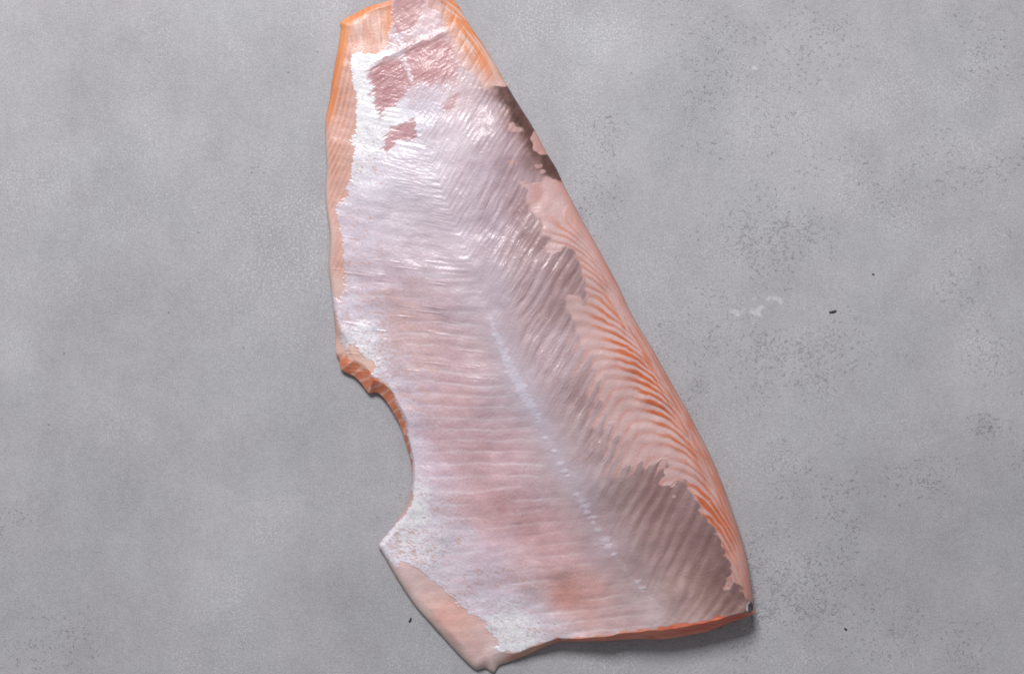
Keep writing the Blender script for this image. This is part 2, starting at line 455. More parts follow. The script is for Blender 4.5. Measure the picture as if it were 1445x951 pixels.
# width of the rounded shoulder, and how much the edge is a flat knife cut (0/1)
EW = [
    (480, 40, 8, .3), (470, 120, 12, 0), (460, 200, 8, 0), (465, 320, 6, 0), (468, 440, 6, 0), (480, 510, 22, .8), (500, 525, 24, 1), (535, 555, 17, 1), (560, 590, 14, 1), (575, 630, 6, 1), (581, 680, 5, .5), (565, 730, 12, 0), (535, 771, 10, 0), (560, 815, 13, 0), (610, 880, 15, 0), (660, 930, 15, 0), (700, 940, 20, 0.3), (740, 922, 9, .5), (775, 909, 6, .6), (810, 904, 4, 1),
    (850, 903, 6, 1), (885, 901, 10, 1), (935, 901, 14, 1), (990, 890, 14, 1), (1025, 880, 10, 1), (1052, 870, 6, 1), (1062, 840, 55, 0), (1040, 740, 72, 0), (980, 600, 85, 0), (900, 460, 85, 0), (820, 310, 80, 0), (770, 215, 70, 0), (700, 95, 50, 0), (650, 15, 30, 0), (600, -20, 8, .5), (520, 10, 7, .5),
]
BEADS = [(782, 637, 4, 3), (791, 654, 6, 3.4), (797, 665, 5, 3), (801, 672, 4, 1.6), (813, 698, 4.4, 2.8), (820, 707, 7, 3.6), (826, 714, 7, 3.4), (829, 722.5, 5.5, 3), (836, 730, 7, 2.6), (844, 747, 5.5, 3.2), (837, 738, 4, 2.5),
         (853, 762, 7.5, 4.6), (858, 771, 6.5, 4.2), (866, 782, 5, 2.4), (900, 820, 5, 2.6), (770, 619, 4, 2.5), (907, 829, 5, 2.5)]
PERIOD = 18.0


def make_fillet():
    step = 0.8
    out = catmull(OUT, True, 3)
    x0, x1, y0, y1 = 450, 1072, -30, 956
    xs = np.arange(x0, x1, step)
    ys = np.arange(y0, y1, step)
    nx, ny = len(xs), len(ys)
    GX, GY = np.meshgrid(xs, ys)
    GX = GX.ravel()
    GY = GY.ravel()
    # inside test on the whole grid, distances only where needed
    ins = np.zeros(GX.shape, bool)
    Q = np.roll(out, -1, 0)
    for (ax, ay), (bx, by) in zip(out, Q):
        if ay != by:
            r0, r1 = sorted((ay, by))
            i0 = max(0, int((r0 - y0) / step) - 1) * nx
            i1 = min(ny, int((r1 - y0) / step) + 2) * nx
            yy = GY[i0:i1]
            ins[i0:i1] ^= ((ay > yy) != (by > yy)) & (GX[i0:i1] < (bx - ax) * (yy - ay) / (by - ay) + ax)
    G = ins.reshape(ny, nx)
    cell = G[:-1, :-1] | G[1:, :-1] | G[:-1, 1:] | G[1:, 1:]
    used = np.zeros((ny, nx), bool)
    used[:-1, :-1] |= cell
    used[1:, :-1] |= cell
    used[:-1, 1:] |= cell
    used[1:, 1:] |= cell
    idx = np.full(ny * nx, -1, np.int64)
    uf = used.ravel()
    idx[uf] = np.arange(uf.sum())
    X = GX[uf].copy()
    Y = GY[uf].copy()
    insd = ins[uf]
    d, qx, qy, _ = poly_dist(out, X, Y)
    snap = ~insd
    X[snap] = qx[snap]
    Y[snap] = qy[snap]
    d[snap] = 0
    cr, cc = np.nonzero(cell)
    a = cr * nx + cc
    F = idx[np.stack([a, a + nx, a + nx + 1, a + 1], 1)]

    # ---------------- frame along the fish
    lat = catmull(LATERAL, False, 4)
    ld, lx, ly, _ = poly_dist(lat, X, Y, False)
    AX, AY = 0.46, 0.888
    nrm = (X - lx) * AY - (Y - ly) * AX
    n = np.sign(nrm) * ld                       # + dorsal (right), - belly (left)
    tt = X * AX + Y * AY
    fil = fbm(X / 90, Y / 90, 40, 2)
    mem_sd = sd(MEMB, X, Y)
    de = np.where(X > 600 + 0 * Y, d, 400.0)
    # distance to the dorsal edge only
    dors = [p for p in OUT if p[0] > 640 and p[1] < 862 and p[0] > 620 + 0.3 * p[1]]
    dd, _, _, _ = poly_dist(dors, X, Y, False)
    turn = np.clip(80 - dd, 0, None) * sstep(215, 330, Y) * sstep(1.5, -1.5, mem_sd + 1.0)
    g = np.where(n < 0, (0.30 + 0.25 * sstep(0, 700, Y)) * n, -0.66 * n)
    g = np.where(n < 0, (0.52 + 0.32 * sstep(250, 520, 520 - 0 * Y) * 0 + 0.22 * (sstep(450, 250, Y)) - 0.10 * sstep(550, 800, Y)) * n, g)
    g = g + 0.95 * (np.sqrt(turn ** 2 + 30.0) - np.sqrt(30.0)) + turn ** 2 / 90.0 + np.clip(turn - 44, 0, None) ** 2 / 26.0
    phi = (tt - g) + 3.0 * fil + 1.5 * fbm(X / 30, Y / 30, 44, 2)
    ph = phi / PERIOD
    fr = ph - np.floor(ph)                       # 0..1 in each myomere

    # ---------------- masks
    wob = 2.2 * fbm(X / 9, Y / 9, 50, 3) + 1.2 * fbm(X / 3.0, Y / 3.0, 53, 2)
    wob = wob + sstep(620, 540, X) * (1.9 * fbm((X * .95 + Y * .3) / 9, (Y * .95 - X * .3) / 2.2, 55, 2)) * sstep(700, 640, Y)
    wob = wob + sstep(780, 820, Y) * sstep(720, 690, X) * 3.0 * fbm((X * .8 + Y * .6) / 12, (Y * .8 - X * .6) / 2.4, 56, 2)
    wob = lerp(wob, 2.2 * fbm(X / 9, Y / 9, 50, 2), sstep(690, 730, X))
    wob = wob + sstep(655, 690, Y) * sstep(860, 830, Y) * sstep(900, 930, X) * 5.0 * (np.abs(np.sin(np.pi * (dd * 0.2 + Y) / 15.5)) - 0.6)
    comb_on = sstep(455, 500, Y) * sstep(700, 660, Y) * sstep(720, 760, X) * sstep(30, 0, np.abs(mem_sd))
    wob = wob + comb_on * (4.5 * np.cos(2 * np.pi * fr) + 7.0 * fbm(phi / 8, n / 30, 58, 2))
    soft = lerp(0.9, 5.0, sstep(606, 625, X) * sstep(150, 120, Y) * sstep(705, 690, X)) + 0.8 * sstep(800, 850, X) + lerp(0, 2.2, sstep(690, 740, X) * sstep(235, 260, Y) * sstep(560, 480, Y))
    mem = sstep(-1, 1, (mem_sd + wob * 0.9) / soft)
    # loose belly fringe: silver teeth running across the border
    sil = idw([(p[0], p[1], p[2]) for p in SC_PTS], X, Y, 9.0, 1.6)[:, 0]
    ra = 0.30                                    # pores and tears run down-right across the belly
    u = X * math.cos(ra) + Y * math.sin(ra)
    v = -X * math.sin(ra) + Y * math.cos(ra)
    tear = 0.48 * fbm(u / 11, v / 3.6, 60, 3) + 0.45 * fbm(u / 34, v / 16, 63, 3)
    grain = fbm(X / 2.6, Y / 2.6, 66, 2)
    pored = np.zeros_like(X)
    for (ax_, ay_, rx_, ry_, am_) in [(528, 495, 34, 34, 1), (552, 528, 30, 24, 1), (575, 775, 42, 34, 1), (515, 225, 26, 40, .55), (545, 425, 50, 30, .7), (570, 480, 50, 40, .8), (640, 720, 50, 40, .55), (690, 830, 60, 30, .35), (740, 880, 60, 22, .5), (500, 350, 30, 50, .6), (700, 880, 12, 20, .8)]:
        pored = np.maximum(pored, am_ * np.exp(-(((X - ax_) / rx_) ** 2 + ((Y - ay_) / ry_) ** 2)))
    pore = sstep(0.50, 0.66, fbm(u / 4.6, v / 1.9, 67, 2) + 0.40 * (pored - 0.75) + 0.22 * fbm(X / 18, Y / 18, 68, 2)) * (pored > 0.1)
    silv = sstep(-0.30, 0.30, (sil - 0.645 - 0.07 * sstep(630, 680, Y)) * 1.6 + 0.40 * tear + 0.10 * grain)
    mist = np.clip(sil * (0.9 + 0.5 * fbm(X / 14, Y / 9, 69, 3) + 0.35 * grain), 0, 1)

    redw = 2.5 * fbm(X / 8, Y / 8, 72, 3) + 4.0 * fbm((X - 0.6 * Y) / 14, (Y + 0.6 * X) / 3.0, 73, 2)
    red = np.maximum(sstep(-1, 1, (sd(RED_A, X, Y) + redw * 1.1) / lerp(4.5, 13, sstep(590, 640, X))), sstep(-2, 2, sd(RED_B, X, Y) + redw * 0.7))
    rc = [(556, -30), (600, -30), (600, 2), (592, 24), (577, 46), (560, 50), (553, 40)]
    red = np.maximum(red, 0.75 * sstep(-3, 3, sd(rc, X, Y) + redw))
    rd2 = [(626, 150), (634, 140), (644, 133), (648, 139), (642, 150), (636, 160), (628, 161)]
    red = np.maximum(red, 0.7 * sstep(-3, 3, sd(rd2, X, Y) + redw * 0.8))
    strip = np.exp(-(((X - (570.5 + (Y - 83) * 0.3)) / 3.4) ** 2)) * sstep(70, 84, Y) * sstep(130, 112, Y)
    red = red * (1 - 0.85 * np.clip(strip * (1.1 + 0.5 * grain), 0, 1))
    dark_up = sstep(-22, 9, sd(DARK_UP, X, Y) + 5 * fbm(X / 18, Y / 18, 75, 3))
    dark_low = sstep(-34, 24, sd(DARK_LOW, X, Y) + 9 * fbm(X / 22, Y / 22, 78, 3))
    # pale windows in the dark patch
    win = np.zeros_like(X)
    for (wx, wy, wr, wh) in [(728, 183, 10, 4.5), (722, 176, 5, 3), (759, 234.5, 5.5, 3), (766, 242, 5, 2.6), (722, 229, 7, 3.2), (766, 206, 5, 10), (951, 700, 3, 2.5)]:
        win = np.maximum(win, sstep(1.25, 0.75, np.sqrt(((X - wx) / wr) ** 2 + ((Y - wy) / wh) ** 2) + 0.25 * fbm(X / 5, Y / 5, 81, 2)))

    latline = np.zeros_like(X)
    s1 = sstep(436, 460, ly) * sstep(604, 588, ly)
    wdt = lerp(2.5, 7.0, sstep(440, 540, ly)) * (1 - 0.35 * sstep(570, 600, ly))
    edge = np.abs(n + 1.5) - wdt - 3.0 * fbm(X / 14, Y / 2.4, 84, 2) - 1.5 * fbm(X / 9, Y / 9, 85, 2)
    latline = s1 * sstep(2.0, -2.0, edge)
    # faint thread on toward the head
    s2 = sstep(766, 790, ly) * sstep(868, 850, ly)
    latline = np.maximum(latline, s2 * 0.55 * np.exp(-(n / 3.0) ** 2) * (0.7 + 0.5 * fbm(X / 9, Y / 9, 86, 2)))
    bead = np.zeros_like(X)
    for (bx, by, br, bh) in BEADS:
        c, s_ = math.cos(-0.18), math.sin(-0.18)
        ex = (X - bx) * c + (Y - by) * s_
        ey = -(X - bx) * s_ + (Y - by) * c
        bead = np.maximum(bead, sstep(1.5, 0.3, np.sqrt((ex / br) ** 2 + (ey / bh) ** 2) + 0.3 * fbm(X / 4, Y / 2.5, 88, 2)))

    # knife-cut faces: notch and head end
    notch = (X < 590) & (Y > 486) & (Y < 700) & (mem_sd < 0)
    headcut = (Y > 858) & (X > 780) & (mem_sd < 0) & (dd > 4)
    cutd = idw([(p[0], p[1], p[3]) for p in EW], X, Y, 12, 2.0)[:, 0]

    # ---------------- height
    T = idw([(p[0], p[1], p[2]) for p in TH], X, Y, 30.0, 1.5)[:, 0]
    W = idw([(p[0], p[1], p[2]) for p in EW], X, Y, 12.0, 2.0)[:, 0]
    q = np.clip(d / W, 0, 1)
    rnd = np.sqrt(np.clip(1 - (1 - q) ** 2, 0, 1))
    flat = np.where(q < 0.85, q * 1.08, 0.918 + (1 - 0.918) * sstep(0.75, 1.15, q))
    flat = np.clip(np.minimum(q * 1.12, 1), 0, 1)
    prof = lerp(rnd, flat, np.clip(cutd, 0, 1))
    hcz = sstep(845, 870, Y) * sstep(790, 850, X)
    base_f = 0.14 + 0.16 * sstep(40, 4, dd) + 0.14 * (X < 620) * sstep(30, 6, d) + 0.36 * hcz * sstep(60, 10, d) * np.clip(cutd, 0, 1) + 0.12 * np.clip(cutd, 0, 1) * (X < 600)
    Z = T * (base_f + (1 - base_f) * prof)
    inn = sstep(0, 14, d)
    Z += inn * (2.2 * fbm(X / 70, Y / 70, 90, 2) + 0.8 * fbm(X / 24, Y / 24, 93, 2))
    # myomere ridges
    band = 0.5 + 0.5 * np.cos(2 * np.pi * fr)
    strength_r = sstep(10, 70, n) * sstep(120, 300, Y)
    Z += inn * band * (0.42 * strength_r + 0.30 * sstep(-60, 0, n) * sstep(20, 0, n) * sstep(120, 200, Y) * sstep(560, 420, Y) + 0.24 * (n < 0) * sstep(-10, -40, n))
    band2 = np.cos(4 * np.pi * fr + 1.0) * np.clip(0.5 + fbm(X / 35, Y / 35, 95, 2), 0, 1.2)
    Z += inn * mem * 0.16 * band2 * sstep(-90, -30, n) * sstep(60, 140, Y) * sstep(620, 420, Y)
    # long fibre wrinkles that follow the myomeres
    wz = lerp(0.16, 0.8, sstep(480, 180, Y) * sstep(-130, -20, n) * sstep(40, 140, Y))
    wz = wz * (1 - 0.75 * sstep(560, 760, Y)) + 0.20 * sstep(20, 60, n) * (1 - mem * 0)
    wr = fbm(phi / 5.2, n / 17.0, 96, 3)
    wr2 = fbm(phi / 2.3, n / 9.0, 99, 2)
    crest = np.clip(1 - np.abs(wr) * 2.4, 0, 1)
    wz = wz * lerp(1, 0.22, sstep(20, 85, n)) * (1 - 0.7 * dark_up) * (1 - 0.6 * silv)
    Z += inn * mem * wz * (0.13 * wr + 0.06 * crest + 0.30 * wr2 * (0.6 + 0.8 * vnoise(X / 40, Y / 40, 98)))
    # sharp glistening fibres on the dorsal side
    spark = np.clip(fbm(phi / 1.7, n / 13.0, 102, 2) + 0.22 * (band - 0.5) - 0.48, 0, 1) * sstep(15, 50, n) * sstep(6, 30, mem_sd) * sstep(250, 340, Y) * sstep(720, 640, Y)
    Z += 0.95 * spark
    # across-belly creases
    cre = np.clip(fbm(X / 40, (Y - 0.12 * X) / 3.4, 105, 2) - 0.62, 0, 1) * sstep(-20, -50, n) * sstep(300, 380, Y) * sstep(560, 500, Y)
    Z += 0.8 * cre
    # scraped red muscle at the tail is rough
    Z += red * (0.26 * fbm((X - 0.6 * Y) / 16, (Y + 0.6 * X) / 3.4, 108, 3) - 0.4)
    Z += sstep(0.15, 0.9, mem) * lerp(0.5, 0.12, sstep(680, 740, X)) + silv * mem * 0.15 * (1 + 0.25 * grain)
    tail_rough = sstep(170, 60, Y) * (1 - 0.85 * silv)
    Z += inn * tail_rough * (0.45 * fbm(X / 8, Y / 11, 111, 3))
    # step along the tail cut (raised lip)
    lip = np.exp(-((Y - (74 - 0.42 * (X - 560))) / 5.0) ** 2) * sstep(520, 560, X) * sstep(650, 620, X)
    Z += 1.8 * lip
    Z += bead * 0.5 + latline * 0.2
    # flesh grooves
    groove = np.exp(-((fr - 0.5) / 0.13) ** 2)
    Z -= inn * (1 - mem) * groove * 0.4 * sstep(60, 35, dd)
    Z += inn * 0.10 * grain
    Z = np.maximum(Z, 0.6)

    # ---------------- colour (8-bit reading, used as albedo with no light divided out)
    def c3(*c):
        return np.array(c, float)
    M = idw(MC, X, Y, 16.0, 1.7)
    lum = fbm(X / 16, Y / 16, 120, 3)[:, None]
    M = M + lum * c3(3, 4, 4) + (sstep(-15, -60, n) * sstep(380, 460, Y))[:, None] * c3(4, -1, 1) + sstep(640, 760, Y)[:, None] * sstep(-60, -140, n)[:, None] * c3(5, 4, 5)  # last term lightens the lower belly to make up for lamp falloff
    # stripes of the membrane
    left = (sstep(-4, -40, n) * sstep(330, 420, Y) * (1 - silv))[:, None]
    linef = np.exp(-((fr - 0.5) / 0.11) ** 2)[:, None] * np.clip(0.8 + 0.8 * fbm(X / 50, Y / 20, 123, 2), 0, 1.4)[:, None]
    M = M + left * (linef * c3(9, 14, 14) - (1 - linef) * c3(2, 5, 5))
    rs = (sstep(8, 50, n))[:, None]
    fb = fbm(phi / 4.5, n / 30.0, 126, 3)[:, None]
    M = M + rs * ((band - 0.5)[:, None] * c3(17, 18, 18) * sstep(120, 400, Y)[:, None] + fb * c3(8, 8, 8) + (fbm(phi / 2.2, n / 14.0, 127, 2) * sstep(640, 420, Y))[:, None] * c3(6, 6, 6))
    M = M + (1 - rs) * fbm(phi / 5.0, n / 40.0, 129, 3)[:, None] * c3(5, 6, 6)
    # flecks where the membrane is torn and flesh colour shows
    fleck = sstep(0.30, 0.55, fbm(u / 13, v / 5.5, 132, 3)) * sstep(-60, -110, n) * sstep(380, 430, Y) * sstep(620, 560, Y)
    M = lerp(M, c3(218, 178, 174), (0.6 * fleck * (1 - silv))[:, None])
    salm = sstep(0.0, 0.5, fbm(X / 20, Y / 14, 135, 3) + 0.25) * np.exp(-(((X - 812) / 42) ** 2 + ((Y - 840) / 21) ** 2))
    M = lerp(M, c3(224, 166, 160), (0.42 * salm * np.clip(0.7 + 0.9 * fbm(u / 16, v / 5, 148, 3), 0, 1.3))[:, None])
    # dark fat
    du = lerp(c3(150, 118, 118), c3(84, 58, 55), sstep(30, 6, d + 7 * fbm(X / 14, Y / 14, 139, 3))[:, None])
    du = du * (1 + 0.16 * fbm(X / 10, Y / 10, 138, 3))[:, None]
    M = lerp(M, du, (dark_up * 0.92)[:, None])
    dl = c3(147, 118, 120) + (band - 0.5)[:, None] * c3(9, 8, 8) + fb * c3(7, 7, 7)
    dl = dl + (band - 0.5)[:, None] * c3(3, 3, 3)
    dl = lerp(dl, c3(112, 86, 86), sstep(950, 1030, X + 0.25 * (Y - 760))[:, None] * 0.8)
    M = lerp(M, dl, (dark_low * 0.64)[:, None])
    M = lerp(M, c3(204, 166, 164), win[:, None] * 0.85)
    fing = sstep(0.45, 0.85, 0.5 - 0.5 * np.cos(2 * np.pi * (fr + 0.08 * fbm(X / 9, Y / 9, 144, 2))) + 0.45 * fbm(phi / 10, n / 40, 145, 2)) * sstep(34, 4, mem_sd + 10 * fbm(X / 14, Y / 14, 146, 2)) * sstep(455, 500, Y) * sstep(695, 655, Y) * sstep(730, 770, X)
    M = lerp(M, c3(212, 170, 168), (0.8 * fing)[:, None])
    M = M + sstep(0, 60, n)[:, None] * c3(3, 0, -3)
    # silver
    M = lerp(M, c3(226, 217, 231), (0.45 * mist * (1 - red) * (0.85 + 0.3 * fbm(X / 7, Y / 5, 143, 2)))[:, None])
    sc = c3(247, 244, 252) * (1 + 0.03 * grain + 0.02 * tear)[:, None]
    sc = lerp(c3(221, 212, 227), sc, sstep(0.60, 1.0, sil + 0.10 * tear)[:, None])
    M = lerp(M, sc, (silv * (1 - red) * (0.55 + 0.45 * sstep(0.5, 0.8, sil)))[:, None])
    M = lerp(M, c3(216, 180, 176), (pore * (1 - red) * 0.7)[:, None])
    M = M * (1 + 0.016 * grain * sstep(-20, -60, n))[:, None]
    # exposed muscle
    rd = c3(203, 156, 160) + fbm((X - 0.6 * Y) / 16, (Y + 0.6 * X) / 3.4, 141, 3)[:, None] * c3(14, 19, 18) + fbm(X / 30, Y / 30, 142, 2)[:, None] * c3(6, 9, 9)
    M = lerp(M, rd, red[:, None] * 0.8)
    lat_pale = np.exp(-(n / 17.0) ** 2) * sstep(430, 480, ly) * sstep(760, 640, ly)  # broad soft pale band along the lateral line
    M = lerp(M, c3(208, 198, 212), (0.5 * lat_pale)[:, None])
    # lateral line
    M = lerp(M, c3(216, 212, 228), (0.78 * latline * (0.8 + 0.4 * fbm(X / 12, Y / 2.0, 147, 2)))[:, None])
    M = lerp(M, c3(220, 214, 230), (0.6 * bead)[:, None])

    # flesh ------------------------------------------------------
    pale = c3(211, 175, 174)
    Fm = np.tile(pale, (len(X), 1))
    Fm = Fm + fbm(X / 20, Y / 20, 150, 3)[:, None] * c3(5, 7, 7)
    # dorsal stripes: orange muscle between pale fat lines, strongest on the shoulder
    on = np.exp(-((dd - lerp(32, 22, sstep(660, 760, Y))) / 21) ** 2)
    on = on * (0.30 + 0.30 * sstep(265, 330, Y) + 0.5 * sstep(380, 500, Y)) * np.clip(0.9 + 0.5 * fbm(X / 60, Y / 60, 153, 2), 0.2, 1.3)
    fr2 = fr + 0.10 * fbm(X / 12, Y / 12, 156, 2)
    amp = 0.6 + 0.8 * vnoise(np.floor(ph + 0.75) * 0.73, dd / 30, 157)
    brush = fbm(phi / 3.0, dd / 22, 154, 3)
    og = sstep(0.30, 0.04, np.abs(((fr2 + 0.25) % 1.0) - 0.5) - 0.07 * on * amp + 0.12 * brush)
    rimz = sstep(30, 14, dd) * sstep(300, 440, Y) * (1 - 0.75 * sstep(690, 760, Y))
    rims = sstep(-0.05, 0.5, fbm(dd / 2.6, (tt - 0.1 * dd) / 34, 155, 3))
    warm = np.exp(-((dd - 24) / 15) ** 2) * sstep(440, 560, Y) * np.clip(0.5 + 0.8 * fbm(X / 30, Y / 30, 158, 2), 0, 1)
    og = np.clip(og * on * amp * 1.1 * (1 - 0.6 * rimz) + 0.55 * rims * rimz + 0.22 * warm, 0, 1)
    Fm = lerp(Fm, c3(210, 104, 62), (og * 0.9)[:, None])
    edge_w = sstep(16, 2, dd)[:, None] * 0.55
    Fm = lerp(Fm, c3(204, 138, 122), edge_w * 0.8)
    # pink comb of the flesh under the membrane edge
    comb = sstep(0.25, 0.0, np.abs(((fr + 0.1) % 1.0) - 0.5)) * np.exp(-((dd - 88) / 20) ** 2)
    Fm = lerp(Fm, c3(216, 142, 134), (np.clip(0.75 + 0.6 * fbm(X / 14, Y / 14, 159, 2), 0, 1) * comb * sstep(430, 500, Y))[:, None])
    nearm = sstep(-34, -4, mem_sd) * sstep(240, 300, Y) * sstep(690, 740, X) * sstep(700, 640, Y)
    Fm = lerp(Fm, c3(208, 174, 174), (0.6 * nearm)[:, None])
    # tail end, right: strong orange
    tr = sstep(150, 70, Y) * sstep(600, 640, X) * sstep(45, 15, dd)
    tstr = fbm((X + 0.0 * Y) * 0.55 / 3.2 - Y * 0.32 / 3.2 * 1.0, (X * 0.5 + Y * 0.86) / 40, 160, 3)
    ts = fbm((X * 0.80 - Y * 0.6 + 0.004 * (Y - 60) ** 2) / 3.4, (X * 0.6 + Y * 0.80) / 50, 161, 3)
    tcol = lerp(c3(232, 146, 100), c3(228, 186, 172), sstep(0.0, 0.35, ts)[:, None])
    Fm = lerp(Fm, tcol, (tr * 0.95)[:, None])
    ntail = sstep(-22, -2, mem_sd + 4 * fbm(X / 9, Y / 9, 162, 3)) * sstep(600, 615, X) * sstep(150, 120, Y)
    Fm = lerp(Fm, c3(226, 188, 182), (0.75 * ntail)[:, None])
    # belly strip on the left: fine near-vertical stripes
    ls = sstep(560, 520, X) * sstep(470, 420, Y)
    lst = 0.5 + 0.5 * np.sin((X * 0.97 + (Y - 150) * lerp(0.22, 0.42, sstep(140, 260, Y))) * 2 * np.pi / 7.2 + 1.3 * fil)
    lcol = lerp(c3(222, 182, 174), c3(218, 148, 122), (lst * lerp(1, 0.45, sstep(270, 310, Y)) * (0.6 + 0.4 * fbm(X / 14, Y / 40, 163, 2)))[:, None])
    lcol = lerp(lcol, c3(236, 140, 84), (sstep(16, 4, d + 2 * fbm(X / 8, Y / 30, 165, 2)) * sstep(190, 150, Y) * (0.65 + 0.35 * lst))[:, None])
    lcol = lerp(lcol, c3(226, 198, 190), (sstep(8, 2, d) * sstep(185, 200, Y))[:, None] * 0.7)
    lcol = lerp(lcol, c3(222, 190, 184), sstep(375, 395, Y)[:, None] * 0.8)
    Fm = lerp(Fm, lcol, ls[:, None])
    # tail end, upper left: pale orange with cross-fibres
    tl = sstep(86, 60, Y) * sstep(560, 545, X) * sstep(4, 14, d + 3 * fbm(X / 9, Y / 9, 168, 2)) * sstep(486, 500, X)
    tls = fbm((X - 0.1 * Y) / 3.2, Y / 26, 170, 3)
    Fm = lerp(Fm, c3(236, 190, 176) + tls[:, None] * c3(7, 20, 22), tl[:, None])
    to = sstep(86, 60, Y) * sstep(500, 488, X + 2 * fbm(X / 4, Y / 12, 169, 2)) * sstep(14, 5, d)
    Fm = lerp(Fm, c3(240, 164, 112), (to * 0.8)[:, None])
    tro = np.exp(-((X - 549) / 6.0) ** 2) * sstep(66, 40, Y)
    Fm = lerp(Fm, c3(236, 154, 116), (tro * 0.8)[:, None])
    # belly flap below the notch, smooth pink
    bl = sstep(740, 790, Y) * sstep(800, 760, X)
    bc = lerp(c3(228, 198, 198), c3(228, 180, 170), np.exp(-(((X - 640) / 45) ** 2 + ((Y - 868) / 40) ** 2))[:, None])
    bc = lerp(bc, c3(222, 202, 194), sstep(14, 3, d)[:, None] * 0.7)
    bc = lerp(bc, c3(214, 150, 126), (sstep(700, 725, X) * sstep(14, 4, d))[:, None] * 0.8)
    bc = bc + fbm(X / 20, Y / 20, 172, 4)[:, None] * c3(5, 10, 10)
    Fm = lerp(Fm, bc, bl[:, None])
    # flesh around the notch top
    nt_ = sstep(440, 480, Y) * sstep(600, 560, X) * sstep(720, 700, Y)
    Fm = lerp(Fm, c3(230, 190, 178), nt_[:, None])
    # knife-cut faces
    arc = X * 0.62 + Y * 0.78
    seg = ((arc + 3 * fbm(X / 10, Y / 10, 175, 2)) / 15.5) % 1.0
    fatl = sstep(0.20, 0.08, np.abs(seg - 0.5))
    cutn = sstep(1.0, -1.5, d - lerp(23, 6, sstep(520, 640, Y)) * (0.72 + 0.2 * fbm(X / 11, Y / 11, 177, 2))) * sstep(497, 505, Y) * (X < 592) * sstep(702, 660, Y)
    ccol = lerp(c3(218, 132, 102), c3(228, 180, 162), (fatl * 0.75)[:, None]) + fbm(X / 6, Y / 6, 178, 3)[:, None] * c3(8, 10, 10)
    Fm = lerp(Fm, ccol, cutn[:, None])
    hc = sstep(856, 862, Y) * sstep(772, 790, X)
    hcol = lerp(c3(228, 138, 112), c3(222, 104, 78), sstep(900, 1000, X)[:, None]) + fbm(X / 24, Y / 3.0, 180, 3)[:, None] * c3(12, 22, 22)
    hcol = lerp(hcol, c3(232, 150, 128), (sstep(6, 1, d) * (0.5 + 0.5 * fbm(X / 16, Y / 6, 182, 2)))[:, None])
    Fm = lerp(Fm, hcol, (hc * sstep(30, 18, d))[:, None])

    C = lerp(Fm, M, mem[:, None])
    # black scrap of skin with a pale rim at the head-end corner
    scrap = sstep(0.6, -0.6, np.hypot((X - 1059) / 4.0, (Y - 857) / 6.5) * 4 - 4 + 0.8 * fbm(X / 3, Y / 3, 185, 2))
    rim = sstep(1.0, -0.5, np.abs(np.hypot((X - 1060) / 5.8, (Y - 858) / 9.5) - 1.0) * 6 - 1) * (X < 1058) * (Y < 862)
    C = lerp(C, c3(206, 206, 216), rim[:, None] * 0.9)
    C = lerp(C, c3(52, 48, 50), scrap[:, None])
    C = np.clip(C, 8, 253)
    alb = lin(C) * ALB
    alb = np.clip(alb, 0.004, 0.9)

    rough = 0.40 + 0.10 * (1 - mem) - 0.08 * silv + 0.05 * fbm(X / 7, Y / 7, 190, 2)
    rough = rough - 0.14 * bl * (1 - mem)
    rough = np.clip(rough - 0.25 * np.clip(spark * 3, 0, 1), 0.2, 0.7)
    shim = np.clip(mist * 0.8 + silv * 0.5, 0, 1) * mem * (1 - red) - 0.7 * dark_up

    # ---------------- geometry
    k = (DCAM - Z) / DCAM
    V = np.stack([(X - CX) * S * k, (CY - Y) * S * k, Z * S], 1)
    e1 = V[F[:, 2]] - V[F[:, 0]]
    e2 = V[F[:, 3]] - V[F[:, 1]]
    fn = np.cross(e1, e2)
    vn = np.zeros_like(V)
    for c in range(4):
        for ax in range(3):
            vn[:, ax] += np.bincount(F[:, c], fn[:, ax], len(V))
    vn /= np.linalg.norm(vn, axis=1)[:, None] + 1e-20

    # ---------------- split into parts (faces are handed out, nothing overlaps)
    fc = F[:, 0]
    part = np.zeros(len(F), np.int32)            # 0 flesh
    inm = mem[fc] > 0.5
    part[inm] = 1                                # membrane
    part[inm & (silv[fc] > 0.5) & (sil[fc] > 0.45)] = 2        # silver skin
    part[inm & (dark_up[fc] > 0.5)] = 3
    part[inm & (dark_low[fc] > 0.5)] = 4
    part[inm & (sd(RED_A, X, Y)[fc] > 0) & (red[fc] > 0.4)] = 5
    part[inm & (sd(RED_B, X, Y)[fc] > -2) & (red[fc] > 0.4)] = 6
    part[((latline[fc] > 0.45) & (Y[fc] < 620)) | (bead[fc] > 0.45)] = 7
    part[(scrap[fc] > 0.5) | (rim[fc] > 0.6)] = 8
    part[(part == 0) & (cutn[fc] > 0.5)] = 9
    part[(part == 0) & (hc[fc] > 0.5) & (d[fc] < 26)] = 10
    # dorsal muscle flakes between the fat lines
    flake = np.floor(ph[fc] + 0.5).astype(int)
    df = (part == 0) & (dd[fc] < 66) & (Y[fc] > 400)
    fid = np.unique(flake[df])
    nxt = 20
    for f in fid:
        m = df & (flake == f)
        if m.sum() >= 90:
            part[m] = nxt
            nxt += 1

    part[(part == 7) & (Y[fc] > 625)] = 11
    # every part is one connected piece: islands become parts of their own, scraps join what surrounds them
    grid = np.full((ny + 1, nx + 1), -1, np.int32)
    fid2 = np.full((ny + 1, nx + 1), -1, np.int64)
    grid[cr, cc] = part
    fid2[cr, cc] = np.arange(len(F))
